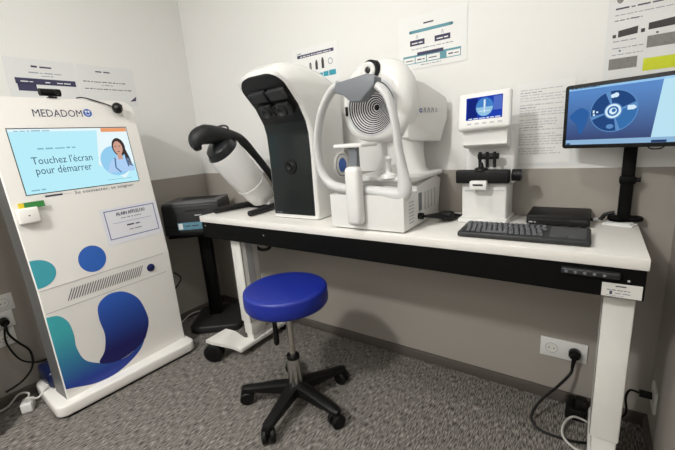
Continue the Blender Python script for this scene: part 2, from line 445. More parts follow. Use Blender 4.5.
# printed graphics and lettering
p = Print(K, .0009)
p.text('ink_navy', 'MEDADOM', -.447, .743, -.252, .032)
p.disc('blue_print', -.228, .762, .019); p.up().disc('paper', -.234, .768, .005); p.disc('paper', -.222, .768, .005)
p.ring('paper', -.228, .760, .007, .010, 16, PI, 2*PI)
obj('wordmark', p, kiosk)
p = Print(K, .0009)
p.text('ink', 'Se connecter, se soigner', -.375, .388, -.1, .014)
p.rect('ink', -.491, .392, -.424, .400); p.rect('ink_light', -.424, .3955, -.385, .3965)
obj('slogan', p, kiosk)
p = Print(K, .0009)
p.disc('blue_print', -.380, .072, .060, .064, 40)
obj('blue_disc', p, kiosk)
p = Print(K, .0009)
a = math.acos(min(1, (KW-.6)/.074))
pts = [(-KW+.004, .006)]
for i in range(25):
    t = -PI/2+PI*i/24; x = -.604+.072*math.cos(t); y = .070+.063*math.sin(t)
    if x > -KW+.004: pts.append((x, y))
pts.append((-KW+.004, .134))
p.poly('teal_print', pts)
obj('teal_disc', p, kiosk)
def smooth(pts, n=6):
    out = []; N = len(pts)
    for i in range(N):
        a_, b_, c_, d_ = pts[i-1], pts[i], pts[(i+1) % N], pts[(i+2) % N]
        for k in range(n):
            t = k/n
            out.append(tuple(.5*((2*b_[q])+(c_[q]-a_[q])*t+(2*a_[q]-5*b_[q]+4*c_[q]-d_[q])*t*t+(3*b_[q]-a_[q]-3*c_[q]+d_[q])*t**3) for q in (0, 1)))
    return out
p = Print(K, .0007)
UL = -KW+.004
mid = [(-.600, -.131), (-.564, -.145), (-.538, -.19), (-.531, -.256), (-.534, -.321), (-.514, -.398), (-.458, -.449), (-.40, -.478), (-.33, -.485), (-.26, -.46), (-.232, -.445), (-.262, -.485), (-.32, -.520), (-.404, -.545), (-.499, -.538), (-.58, -.506)]
sw = smooth([(UL-.10, -.150), (UL-.03, -.134)]+mid+[(UL-.03, -.483), (UL-.10, -.450)], 5)
vs_ = [q for q in sw[5:-10] if q[0] > UL]
vs_ = [(UL, vs_[0][1]+.001)]+vs_+[(UL, vs_[-1][1]+.003)]
p.poly('teal_to_blue', vs_)
obj('teal_swoosh', p, kiosk)
p = Print(K, .0012)
p.poly('blue_to_navy', smooth([(-.458, -.449), (-.426, -.40), (-.408, -.321), (-.416, -.235), (-.41, -.17), (-.382, -.137), (-.335, -.124), (-.274, -.142), (-.216, -.205), (-.190, -.30), (-.190, -.36), (-.215, -.42), (-.236, -.446), (-.288, -.472), (-.38, -.484)], 5))
obj('blue_swoosh', p, kiosk)
# grille band
p = Print(K, .0009)
for q in range(30):
    uq = -.505+q*.0115
    p.line('ink', (uq-.014, -.088), (uq+.012, -.036), .0036)
obj('speaker_grille', p, kiosk)
g = MB()
for v in (-.006, -.114):
    g.loft('light_grey', [[K(-.61, v-.001, q), K(-.035, v-.001, q), K(-.035, v+.0015, q), K(-.61, v+.0015, q)] for q in (-.004, .001)])
obj('seam', g, kiosk)
def face_M(u, v, ww=0):
    z = (K(u, v, 1)-K(u, v, 0)).normalized(); x = kd; y = z.cross(x); o = K(u, v, ww)
    return Matrix(((x.x, y.x, z.x, o.x), (x.y, y.y, z.y, o.y), (x.z, y.z, z.z, o.z), (0, 0, 0, 1)))
obj('round_button', MB().lathe('navy_print', [(.021, 0), (.021, .004), (.017, .007), (0, .008)], 28, face_M(-.119, -.062)), kiosk, label='dark round button at the end of the grille')
bx = MB().box('kiosk_white', (0, 0, .014), (.078, .068, .028), .008, 3, face_M(-.572, .325))
rd = obj('card_reader', bx, kiosk, label='small white card reader box')
obj('reader_light', MB().lathe('ink', [(.003, 0), (.003, .001)], 10, face_M(-.572, .325, .0283)), rd)
# pieces standing on / stuck to the kiosk
cm = MB().box('card_green', (.012, 0, 0), (.072, .026, .004), .001, 1, face_M(-.553, .368, .016))
cm.box('card_yellow', (-.034, -.002, 0), (.020, .030, .0042), .001, 1, face_M(-.553, .368, .016))
cd_ = tag(obj('health_card', cm), 'green and yellow plastic card in the small reader left of the kiosk', 'card')
wc = thing('webcam', 'small black webcam perched on the top edge of the white kiosk', 'webcam', K(-.355, KTOP, -.01))
M = face_M(-.355, KTOP+.001, -.02)
obj('clip', MB().box('black_plastic', (0, .003, .008), (.035, .006, .04), .002, 2, M).box('black_plastic', (0, .012, .005), (.015, .02, .015), .003, 2, M), wc)
b = MB().cyl('black_plastic', M @ Vector((-.040, .028, .005)), M @ Vector((.040, .028, .005)), .016, n=20)
body = obj('camera_body', b, wc)
obj('lens', MB().lathe('black_gloss', [(.012, 0), (.012, .006), (.009, .006), (.008, .003), (0, .005)], 20, M @ X((.022, .028, .019))), body)
rc = thing('round_camera', 'round black ball camera with a wire near the kiosk top right', 'camera', K(-.097, .782, 0))
M = face_M(-.097, .782)
obj('ball', MB().ell('black_gloss', M @ Vector((0, 0, .030)), .026, .024, .028).cyl('black_plastic', M @ Vector((0, 0, .001)), M @ Vector((0, 0, .012)), .012), rc)
obj('lens', MB().lathe('dark_grey', [(.008, 0), (.008, .003), (0, .004)], 18, M @ X((.006, .006, .054))), rc)
obj('wire', MB().tube('dark_grey', [K(-.112, .795, .010), K(-.15, .81, .008), K(-.20, .826, .006), K(-.235, .834, .002), K(-.25, .836, -.02)], .0028, 8), rc)
# notice sheet on the kiosk
ns = Print(K, .0014)
ns.rect('paper_lilac', -.296, .109, -.004, .294)
for (a_, b_, c_, d_) in ((-.279, .135, -.022, .139), (-.279, .277, -.022, .281), (-.279, .135, -.275, .281), (-.026, .135, -.022, .281)):
    ns.up(.00005).rect('ink_blue', a_, b_, c_, d_)
ns.up().text('ink', 'ALAIN AFFLELOU', -.225, .250, -.078, .017); ns.up().text('ink', 'ALAIN AFFLELOU', -.2235, .2495, -.0765, .017)
ns.words('ink_light', -.205, .232, -.10, .007, 9); ns.rect('ink_blue', -.25, .213, -.05, .2145)
ns.words('ink', -.185, .190, -.118, .010, 12); ns.words('ink_light', -.178, .166, -.112, .008, 13)
tag(obj('notice_sheet', ns), 'landscape white notice with a thin blue border stuck on the kiosk', 'notice')

# ================================================================== wall papers
def wall_left_fn(y, z): return plane_fn((XL, y, z), (0, 1, 0), (0, 0, 1))
def wall_back_fn(x, z): return plane_fn((x, 0, z), (1, 0, 0), (0, 0, 1))
def sheet(P, w_, h_, m='paper'):
    vs = [P.fn(0, 0, .0005), P.fn(w_, 0, .0005), P.fn(w_, h_, .0005), P.fn(0, h_, .0005), P.fn(0, 0, .0018), P.fn(w_, 0, .0018), P.fn(w_, h_, .0018), P.fn(0, h_, .0018)]
    P.add(vs, [(3, 2, 1, 0), (4, 5, 6, 7), (0, 1, 5, 4), (1, 2, 6, 5), (2, 3, 7, 6), (3, 0, 4, 7)], m); P.w = .0022
p = Print(lambda u, v, w_: Vector((XL+w_, -.985+u, 1.445+v)))
sheet(p, .297, .21, 'paper_shade')
p.words('ink', .105, .17, .19, .012, 1); p.words('ink_light', .09, .143, .24, .007, 2); p.words('ink_light', .14, .13, .20, .006, 22)
p.rect('ink_navy', .03, .090, .285, .118); p.rect('ink_navy', .035, .058, .11, .092)
p.up().words('paper', .15, .100, .18, .008, 4); p.words('paper', .2, .1, .27, .006, 5); p.words('paper', .05, .1, .1, .006, 6)
tag(obj('wall_poster', p), 'white landscape poster with dark table bars, left one on the left wall', 'poster')
p = Print(lambda u, v, w_: Vector((XL+w_, -.68+u, 1.445+v)))
sheet(p, .297, .21, 'paper_shade')
p.words('ink', .09, .175, .165, .011, 7); p.words('ink', .02, .122, .25, .006, 8); p.words('ink_light', .11, .106, .17, .007, 31); p.words('ink', .02, .085, .27, .006, 9)
p.poly('ink_navy', [(.25, .025), (.285, .03), (.29, .055)])
tag(obj('wall_poster', p), 'white landscape poster with thin text lines, right one on the left wall', 'poster')
# back wall, portrait-ish poster half hidden by the black-fronted tower
p = Print(wall_back_fn(.902, 1.445))
sheet(p, .298, .19)
p.words('ink_light', .035, .164, .075, .009, 41); p.rect('ink_navy', .035, .145, .272, .160); p.up().words('paper', .055, .149, .255, .006, 3)
for i, (a_, h_) in enumerate(((.12, .05), (.16, .06), (.20, .07), (.06, .04))):
    p.rect('photo_dark' if i else 'photo_grey', a_-.008, .075, a_+.008, .075+h_*.6); p.disc('photo_dark', a_, .079+h_*.6, .006, n=12)
p.ring('ink_light', .248, .102, .011, .015, 20)
p.rect('poster_aqua', .20, .035, .232, .058); p.rect('poster_aqua', .236, .035, .278, .060); p.rect('poster_aqua', .1, .035, .196, .056)
tag(obj('wall_poster', p), 'white poster with a navy strip and teal blocks above the black-fronted tower', 'poster')
# landscape poster in its transparent sleeve
p = Print(wall_back_fn(1.5255, 1.4351))
sheet(p, .297, .21)
p.words('ink', .115, .172, .168, .010, 42)
p.rect('poster_teal', .055, .143, .235, .155); p.disc('poster_teal', .055, .149, .006, n=12); p.disc('poster_teal', .235, .149, .006, n=12)
for cx in (.086, .196):
    p.rect('ink_navy', cx-.033, .094, cx+.033, .116); p.line('ink_light', (cx-.005, .119), (cx, .135), .002); p.line('ink_light', (cx+.005, .119), (cx, .135), .002)
p.words('ink_light', .06, .078, .24, .005, 4)
p.rect('poster_teal', .02, .022, .272, .056); p.up().rect('ink_navy', .085, .052, .20, .065)
for a_, b_ in ((.023, .073), (.077, .125), (.129, .185), (.213, .269)):
    p.rect('paper', a_, .025, b_, .048); 
p.up()
for a_, b_ in ((.023, .073), (.077, .125), (.129, .185), (.213, .269)): p.words('ink', a_+.008, .034, b_-.006, .006, int(a_*999))
for cx in (.086, .196): p.words('paper', cx-.024, .101, cx+.024, .006, 5)
p.words('ink_light', .1, .012, .19, .004, 6)
tag(obj('wall_poster', p), 'landscape poster with teal bars and two navy boxes high on the back wall', 'poster')
# text sheets beside the lens meter
p = Print(wall_back_fn(2.026, 1.004))
sheet(p, .205, .297, 'paper_shade')
tag(obj('text_sheet', p), 'white sheet almost hidden behind the text page beside the lens meter', 'sheet of paper')
p = Print(lambda u, v, w_: Vector((2.006+u+.01*v, -w_-.002, 1.016+v)))
sheet(p, .19, .297)
r_ = random.Random(11); v = .27; i = 0
while v > .03:
    hd = i in (1, 6, 13)
    p.words('ink_light' if hd else 'ink_faint', .015, v, .015+(r_.uniform(.05, .09) if hd else r_.uniform(.12, .165)), .0045, i)
    v -= .0095 if not i % 5 == 4 else .016; i += 1
tag(obj('text_sheet', p), 'white page of close typed text on the wall beside the lens meter', 'sheet of paper')
# instructions sheet top right
p = Print(wall_back_fn(2.275, 1.27))
sheet(p, .21, .297, 'paper_shade')
p.disc('photo_grey', .03, .262, .009, .012); p.words('ink_light', .045, .257, .09, .011, 1)
p.words('ink', .02, .232, .195, .006, 2); p.words('ink_light', .02, .214, .195, .004, 3); p.words('ink', .02, .198, .09, .004, 4)
p.poly('photo_dark', [(.032, .148), (.082, .152), (.082, .174), (.032, .168)]); p.rect('photo_dark', .018, .148, .027, .158)
p.poly('photo_dark', [(.108, .156), (.19, .158), (.19, .182), (.108, .176)]); p.rect('photo_dark', .09, .152, .1, .163)
p.words('ink_light', .02, .135, .08, .004, 5); p.words('ink_light', .02, .114, .10, .004, 6); p.rect('photo_dark', .038, .104, .043, .109); p.rect('photo_dark', .128, .142, .134, .147)
p.rect('photo_grey', .108, .103, .2, .138); p.words('ink_light', .02, .094, .1, .004, 7)
p.rect('photo_grey', .014, .05, .088, .084); p.rect('lime', .104, .034, .205, .072)
tag(obj('instruction_sheet', p), 'instruction sheet with small device photos and a lime patch above the monitor', 'sheet of paper')
# ================================================================== desk
DX0, DX1, DYF, DZ, DT = .498, 2.411, -.444, .8046, .033
desk = thing('height_adjustable_desk', 'long white desk with black front rail and white lifting legs', 'desk', (1.45, -.22, 0))
tp = MB().box('desk_white', ((DX0+DX1)/2, DYF/2-.002, DZ-DT/2), (DX1-DX0, -DYF-.004, DT), .003, 2)
obj('tabletop', tp, desk)
ap = MB().box('black_metal', ((DX0+DX1)/2+.002, DYF+.013, DZ-DT-.044), (DX1-DX0-.012, .018, .086), .002, 1)
ap.box('black_metal', (DX0+.02, DYF/2, DZ-DT-.040), (.02, -DYF-.06, .076), .002, 1).box('black_metal', (DX1-.014, DYF/2, DZ-DT-.040), (.02, -DYF-.06, .076), .002, 1)
ap.box('black_metal', ((DX0+DX1)/2, -.04, DZ-DT-.02), (DX1-DX0-.1, .03, .04), .002, 1)
apo = obj('frame_rail', ap, desk, label='black metal rail under the tabletop')
for x_ in (.535, .99, 2.372):
    obj('screw', MB().lathe('light_grey', [(.0035, 0), (.003, .0015), (0, .002)], 12, X((x_, DYF+.004, .737 if x_ > .6 else .752), rx=PI/2)), desk)
hp = MB().box('dark_grey', (2.285, DYF-.004, .751), (.135, .020, .017), .004, 3)
hso = obj('control_panel', hp, desk, label='dark push-button strip for the desk height')
for i in range(5):
    obj('button', MB().lathe('mid_grey', [(.004, 0), (.004, .001), (0, .0015)], 12, X((2.23+i*.022, DYF-.0142, .751), rx=PI/2)), hso)
lf = plane_fn((2.315, DYF+.0035, .688), (1, 0, 0), (0, 0, 1))
p = Print(lf); sheet(p, .087, .039, 'label_paper')
p.words('ink', .03, .03, .06, .004, 2); p.words('ink', .012, .019, .062, .003, 3); p.rect('ink', .018, .007, .024, .017); p.words('ink_light', .03, .010, .07, .005, 4); p.words('ink_light', .01, .003, .05, .0025, 6)
obj('rating_label', p, desk, label='white printed sticker at the right end of the rail')
def caster(par, c, r=.036, wdt=.022, ang=0.0, name='caster'):
    M = X(c, rz=ang)
    f = MB().box('black_plastic', (0, 0, .012), (.03, .012, .06), .004, 2, M)
    f.cyl('black_plastic', M @ Vector((0, 0, .03)), M @ Vector((0, 0, r+.006)), .009)
    fo = obj(name, f, par)
    for sx in (-1, 1):
        MW = M @ X((0, sx*wdt, 0), rx=PI/2)
        obj('wheel', MB().lathe('black_plastic', [(0, -.009), (r*.55, -.011), (r*.9, -.010), (r, -.006), (r, .006), (r*.9, .010), (r*.55, .011), (0, .009)], 26, MW, cap=False), fo)
    return fo
def desk_leg(xc, side):
    lg = MB()
    # outer column, two inner telescopes
    lg.box('white_metal', (xc, -.325, .43), (.074, .125, .50), .006, 2)
    lo = obj('leg', lg, desk)
    obj('inner_stage', MB().box('white_metal', (xc+.001, -.325, .150), (.064, .108, .100), .005, 2), lo)
    obj('lower_stage', MB().box('white_metal', (xc+.002, -.325, .085), (.056, .094, .080), .005, 2), lo)
    sl = MB().box('dark_grey', (xc-side*.0365, -.379, .43), (.003, .003, .49))
    if side < 0: sl.box('light_grey', (xc-side*.0372, -.325, .43), (.002, .05, .48))
    obj('slot', sl, lo)
    obj('top_bracket', MB().box('black_metal', (xc, -.24, .683), (.09, .34, .010), .002, 1), lo)
    f = MB().box('white_metal', (xc, -.275, .052), (.072, .40, .030), .008, 3)
    fo = obj('foot', f, lo)
    br = MB()
    br.loft('white_metal', [[Vector((xc+side*dx, ya_, z_)), Vector((xc+side*dx, yb_, z_)), Vector((xc+side*dx, yb_, z_+.016)), Vector((xc+side*dx, ya_, z_+.016))][::1 if side < 0 else -1] for dx, ya_, yb_, z_ in
            ((.130, -.575, -.435, .113), (.078, -.575, -.43, .114), (.062, -.56, -.42, .106), (.032, -.495, -.39, .060), (.0, -.475, -.37, .048))])
    bo = obj('caster_bracket', br, fo)
    caster(lo, (xc+side*.10, -.552, .0525), .052, .018, .5)
    obj('glide', MB().cyl('black_plastic', (xc, -.10, 0), (xc, -.10, .038), .022), fo)
desk_leg(.697, -1); desk_leg(2.360, 1)
obj('cable_loop', MB().tube('black_plastic', [(.60, -.22, .69), (.615, -.20, .60), (.68, -.19, .556), (.76, -.19, .585), (.78, -.19, .69)], .0095, 8), desk)

# ================================================================== printer on its stand
pa = .66
MP = X((.215, -.235, 0), rz=pa)
st = thing('printer_stand', 'black column stand on a square base in the corner', 'stand', (.215, -.235, 0))
obj('base', MB().prism('stand_black', rrect(-.165, -.175, .165, .165, .05), .05, MP @ X((0.02, -.0, 0)), .012, 3), st)
obj('column', MB().box('black_metal', (-.015, .03, .345), (.075, .06, .60), .004, 2, MP), st)
obj('tray', MB().box('black_metal', (0, 0, .652), (.34, .32, .016), .003, 2, MP), st)
pr = thing('laser_printer', 'black desktop printer on the corner stand behind the desk end', 'printer', MP @ Vector((0, 0, .66)))
bd = MB().box('printer_dark', (-.012, -.028, .755), (.345, .27, .19), .012, 3, MP)
bo = obj('body', bd, pr)
tp_ = MB().box('printer_top', (-.012, -.028, .853), (.335, .262, .016), .006, 3, MP).box('black_plastic', (.005, .01, .8615), (.21, .12, .003), 0, 1, MP)
obj('top_cover', tp_, pr, label='grey lid with a black paper slot')
pf = plane_fn(MP @ Vector((-.185, -.164, .66)), MP.to_3x3() @ Vector((1, 0, 0)), (0, 0, 1))
p = Print(pf); p.rect('black_plastic', .02, .055, .325, .058); p.rect('black_gloss', .14, .148, .25, .153)
p.words('light_grey', .195, .118, .235, .008, 2)
obj('front_marks', p, bo)
p = Print(pf, .001); p.rect('sky_label', .085, .035, .245, .080); p.up().rect('paper', .09, .040, .115, .075); p.words('ink', .13, .055, .23, .012, 4)
obj('front_sticker', p, bo, label='pale blue sticker on the front')
obj('paper_tray', MB().box('black_plastic', (.02, -.17, .678), (.20, .02, .03), .004, 2, MP), pr)

# ================================================================== slanted tube instrument (far left on desk)
vf = thing('tube_viewer', 'white slanted tube instrument with a black hood at the desk left end', 'optical instrument', (.70, -.2, DZ))
lg = MB()
for x_, y_ in ((.547, -.375), (.834, -.374)):
    ex = .60 if x_ < .7 else .79
    lg.tube('cushion_black', [(x_, y_, DZ+.0175), ((x_+ex)/2, -.2, DZ+.0178), (ex+(.02 if x_ < .7 else -.02), -.06, DZ+.0178)], [.015, .017, .017], 12, 4)
obj('support_leg', lg, vf)
obj('base_plate', MB().prism('black_plastic', rrect(.58, -.17, .82, -.02, .03), .022, X((0, 0, DZ)), .005, 2), vf)
ax0 = Vector((.70, -.150, .872)); axd = Vector((0, -.645, .765)).normalized()
MT = Matrix.Translation(ax0) @ axd.to_track_quat('Z', 'Y').to_matrix().to_4x4()
obj('lower_body', MB().lathe('tube_grey', [(0, -.02), (.055, -.018), (.072, 0), (.080, .05), (.083, .12)], 40, MT), vf)
obj('tube', MB().lathe('tube_grey', [(.084, .12), (.087, .126), (.089, .22), (.090, .355), (.088, .360), (.082, .352), (.080, .33)], 44, MT, cap=False), vf)
obj('joint_ring', MB().lathe('white_gloss', [(.080, .112), (.0885, .116), (.0885, .124), (.082, .128)], 44, MT, cap=False), vf)
obj('foot_block', MB().box('tube_grey', (.70, -.115, .842), (.13, .10, .04), .01, 3), vf)
obj('eyepiece', MB().lathe('cap_black', [(.081, .33), (.080, .362), (.072, .395), (.05, .412), (0, .416)], 36, MT), vf)
hd = MB()
hd.tube('cushion_black', [(.70, -.520, 1.160), (.70, -.530, 1.186), (.70, -.518, 1.216), (.70, -.470, 1.232), (.70, -.40, 1.226), (.70, -.32, 1.218), (.70, -.25, 1.195), (.70, -.17, 1.115), (.70, -.08, 1.01), (.70, -.03, .94)],
        [.012, .026, .040, .048, .044, .032, .020, .018, .018, .018], 18, 6, rb=[.02, .035, .045, .055, .06, .05, .035, .026, .024, .024], up=(0, -.4, 1))
obj('hood', hd, vf, 50)
obj('hood_seam', MB().tube('dark_grey', [(.645, -.37, 1.245), (.66, -.365, 1.265), (.70, -.36, 1.272), (.74, -.365, 1.265), (.755, -.37, 1.245)], .005, 8), vf)

# ================================================================== tower instrument with black front
tw = thing('vision_tower', 'tall white instrument with a glossy black front and overhanging hood', 'optical instrument', (1.11, -.2, DZ))
TX0, TX1 = .968, 1.253
# side profile (y, z): front edge then over the top and down the back
front = [(-.335, DZ+.004), (-.333, .95), (-.330, 1.10), (-.333, 1.20), (-.345, 1.25), (-.385, 1.32), (-.445, 1.385), (-.476, 1.428), (-.472, 1.458)]
top = [(-.435, 1.482), (-.36, 1.497), (-.27, 1.495), (-.18, 1.478), (-.12, 1.446), (-.085, 1.39), (-.072, 1.25), (-.07, 1.0), (-.07, DZ+.004)]
prof = smooth(front, 1)[:0] + front + top
AH, BH, ZC = .10, .1015, 1.385
def fr(z):
    for (y0, z0), (y1, z1) in zip(front, front[1:]):
        if z <= z1: return y0+(y1-y0)*(z-z0)/(z1-z0)
    return front[-1][0]
def arch(x):
    t = abs(x-(TX0+TX1)/2)-((TX1-TX0)/2-AH)
    return 1.0 if t <= 0 else math.sqrt(max(0.0, 1-(t/BH)**2))
def shell_sec(x, ins):
    cy = sum(q[0] for q in prof)/len(prof); out = []
    N = len(prof)
    for i, (y, z) in enumerate(prof):
        a_ = Vector((0, *prof[i-1])) if i else Vector((0, prof[0][0], prof[0][1]-.1))
        b_ = Vector((0, *prof[i+1])) if i < N-1 else Vector((0, prof[-1][0], prof[-1][1]-.1))
        t = (b_-a_).normalized(); nn = Vector((0, t.z, -t.y))
        q = Vector((x, y, z))+nn*ins
        q.z = max(q.z, DZ+.003)
        if q.z > ZC:
            q.z = ZC+(q.z-ZC)*arch(x)
            if i < len(front): q.y = fr(q.z)+ins
        out.append(q)
    return out
sh = MB()
W = TX1-TX0
hxs = [0, .003, .008, .016, .026, .038, .052, .068, .084, .10]
ins_ = [.016, .009, .004, .001, 0, 0, 0, 0, 0, 0]
secs = [shell_sec(TX0+a_, b_) for a_, b_ in zip(hxs, ins_)]+[shell_sec(TX1-a_, b_) for a_, b_ in list(zip(hxs, ins_))[::-1]]
sh.loft('white_gloss', secs)
shell = obj('shell', sh, tw, 40)
# white rim around the front, with the black recessed face inside it
fp = MB(); zs = [.826+.424*i/24 for i in range(25)]
fp.loft('panel_gloss', [[Vector((TX0+.017, fr(z)-.004, z)), Vector((TX1-.017, fr(z)-.004, z)), Vector((TX1-.017, fr(z)+.01, z)), Vector((TX0+.017, fr(z)+.01, z))] for z in zs])
obj('front_panel', fp, tw, label='glossy black lower front panel')
cv = MB(); zs = [1.250+.190*math.sin(PI/2*i/28) for i in range(29)]
def half(z):
    if z < ZC: return W/2-.017
    t = min(1, (z-ZC)/.0555)
    return W/2-.017-(.095*(1-math.sqrt(max(0, 1-t*t))))
xm = (TX0+TX1)/2
cv.loft('black_gloss', [[Vector((xm-half(z), fr(z)-.004, z)), Vector((xm+half(z), fr(z)-.004, z)), Vector((xm+half(z), fr(z)+.01, z)), Vector((xm-half(z), fr(z)+.01, z))] for z in zs])
hood_face = obj('hood_recess', cv, tw, label='black recess under the hood')
# viewing modules on the sloping face
def slope_M(x, z):
    y = fr(z); d = Vector((0, fr(z+.02)-fr(z-.02), .04)).normalized(); n_ = Vector((0, -d.z, d.y))
    return Matrix(((1, 0, 0, x), (0, d.y, n_.y, y-.004), (0, d.z, n_.z, z), (0, 0, 0, 1)))
for sx in (-1, 1):
    mo = obj('viewing_module', MB().box('module_grey', (0, .032, .010), (.092, .046, .026), .005, 2, slope_M(xm+.012+sx*.054, 1.345)).box('module_grey', (0, -.026, .010), (.070, .06, .03), .006, 2, slope_M(xm+.008+sx*.05, 1.335)), tw)
    obj('eyepiece', MB().lathe('dark_grey', [(.026, 0), (.026, .012), (.018, .014), (.012, .008), (0, .006)], 28, slope_M(xm+.006+sx*.046, 1.312) @ X((0, 0, .024))), mo)
obj('nose_rest', MB().box('black_plastic', (0, 0, .01), (.03, .04, .03), .008, 3, slope_M(xm+.01, 1.315)), tw)
obj('module_plate', MB().box('black_plastic', (0, 0, .001), (.205, .110, .004), .002, 1, slope_M(xm+.012, 1.335)), tw)
MBt = X((xm+.004, fr(1.05)-.005, 1.055), rx=PI/2)
obj('round_sensor', MB().lathe('black_plastic', [(.036, 0), (.036, .004), (.030, .006), (.022, .004), (.017, .007), (.010, .003), (0, .002)], 36, MBt), tw)
p = Print(plane_fn((TX0+.03, fr(.84)-.0045, .832), (1, 0, 0), (0, 0, 1))); p.words('mid_grey', 0, 0, .05, .006, 3)
obj('front_mark', p, tw)
# round blue-centred dial on its right side
MD = X((TX1-.001, -.118, 1.037), ry=PI/2)
dl = obj('side_dial', MB().lathe('white_plastic', [(.066, 0), (.066, .004), (.060, .008), (.052, .006), (.048, .010), (.036, .010), (.034, .007)], 40, MD, cap=False), tw)
obj('dial_rim', MB().lathe('mid_grey', [(.0545, .0068), (.0505, .0075)], 40, MD, cap=False), dl)
obj('dial_center', MB().lathe('blue_print', [(.034, .007), (.030, .011), (0, .013)], 32, MD), dl, label='blue centre of the dial')

# ================================================================== corneal topographer with face frame
tg = thing('corneal_topographer', 'white eye instrument with a face frame and a striped ring bowl', 'optical instrument', (1.55, -.25, DZ))
GX0, GX1 = 1.393, 1.722
bs_ = MB()
bs_.prism('white_plastic', [(-.425, DZ+.006), (-.07, DZ+.006), (-.035, .965), (-.09, .985), (-.30, .965), (-.30, .948), (-.425, .945)], GX1-GX0, Matrix(((0, 0, 1, GX0), (1, 0, 0, 0), (0, 1, 0, 0), (0, 0, 0, 1))), .006, 2)
base_o = obj('base', bs_, tg)
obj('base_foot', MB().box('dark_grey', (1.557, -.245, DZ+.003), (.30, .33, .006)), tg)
for i in range(7): obj('vent_slot', MB().box('light_grey', (GX1+.0005, -.36, .835+i*.013), (.002, .045, .005)), base_o)
for i in range(4): obj('vent_slot', MB().box('light_grey', (GX1+.0005, -.225+i*.036, .895), (.002, .012, .075)), base_o)
obj('port_panel', MB().box('mid_grey', (GX1+.0005, -.275, .90), (.002, .03, .07)), base_o)
# sliding stage
sg = MB().prism('white_plastic', rrect(1.43, -.335, 1.735, -.03, .03), .018, X((0, 0, .985)), .006, 2)
sg.prism('white_plastic', rrect(1.45, -.30, 1.70, -.05, .03), .02, X((0, 0, .966)), .004, 2)
obj('stage', sg, tg)
# column
cl = MB()
def sec(cx, cy, hx, hy, z, n=24, pw=3.0):
    out = []
    for i in range(n):
        a_ = 2*PI*i/n; c_, s_ = math.cos(a_), math.sin(a_)
        out.append(Vector((cx+hx*math.copysign(abs(c_)**(2/pw), c_), cy+hy*math.copysign(abs(s_)**(2/pw), s_), z)))
    return out
cl.loft('white_plastic', [sec(1.60, -.15, .105, .085, 1.0), sec(1.605, -.15, .085, .075, 1.02), sec(1.61, -.15, .07, .07, 1.08), sec(1.61, -.15, .07, .08, 1.13), sec(1.60, -.15, .09, .09, 1.19)])
obj('column', cl, tg)
obj('joystick', MB().lathe('white_plastic', [(.034, 0), (.03, .012), (.012, .02), (.011, .06), (.016, .075), (.010, .085), (0, .087)], 24, X((1.615, -.325, 1.0))), tg)
# head shell: rounded body around the bowl axis (bowl faces the patient, towards -y)
BC = Vector((1.530, -.245, 1.275))
MH = X(BC, rx=PI/2)          # local z -> -y
hd = MB()
def hs_sec(z, sx, sy, cx=0, cy=0, n=40, pw=2.5):
    out = []
    for i in range(n):
        a_ = 2*PI*i/n; c_, s_ = math.cos(a_), math.sin(a_)
        out.append(MH @ Vector((cx+sx*math.copysign(abs(c_)**(2/pw), c_), cy+sy*math.copysign(abs(s_)**(2/pw), s_), z)))
    return out
hd.loft('white_gloss', [hs_sec(-.19, .07, .08, .0, .01), hs_sec(-.185, .095, .105, .0, .01), hs_sec(-.15, .122, .132, .0, .014), hs_sec(-.10, .140, .150, .002, .018), hs_sec(-.05, .152, .162, .006, .020), hs_sec(-.02, .158, .162, .010, .020),
                        hs_sec(.02, .148, .152, .006, .018), hs_sec(.035, .132, .135, 0, .008), hs_sec(.042, .112, .112, 0, 0, 40, 2), hs_sec(.036, .104, .104, 0, 0, 40, 2), hs_sec(-.03, .05, .05, 0, 0, 40, 2)], cap=True)
head = obj('head', hd, tg, 60)
bw = MB(); NR = 11; R0, R1 = .012, .103
bw.lathe('ring_grey', [(.112, .044), (.103, .044), (.103, .041)], 48, MH, cap=False)
zb = lambda r: -.016+.057*(r/R1)**.9
k = (R1-R0)/NR
for i in range(NR):
    ro = R1-i*k; rm = ro-k*.52; ri = ro-k
    bw.lathe('black_plastic', [(ro, zb(ro)+.0015), (rm, zb(rm)+.0015)], 48, MH, cap=False)
    bw.lathe('ring_grey', [(rm, zb(rm)+.0015), (ri, zb(ri)+.0015)], 48, MH, cap=False)
bw.lathe('black_plastic', [(R0, zb(R0)+.0015), (.004, zb(R0)+.003), (0, zb(R0))], 20, MH, cap=False)
bowl = obj('ring_bowl', bw, tg, label='disc of fine concentric black and grey rings')
obj('bowl_latch', MB().box('black_plastic', (-.115, -.005, .03), (.014, .038, .035), .004, 2, MH), head)
# round camera on top of the head
MC = X((1.537, -.280, 1.412), rx=PI/2+.05)
tc = obj('alignment_camera', MB().lathe('black_plastic', [(.034, -.05), (.038, -.03), (.038, .012), (.034, .018)], 32, MC), tg)
obj('camera_bezel', MB().lathe('white_plastic', [(.030, .012), (.030, .024), (.024, .028), (.013, .026), (.012, .020)], 32, MC @ X((-.004, 0, 0)), cap=False), tc)
obj('camera_lens', MB().lathe('black_gloss', [(.014, .018), (.010, .024), (0, .027)], 24, MC @ X((-.004, 0, 0))), tc)
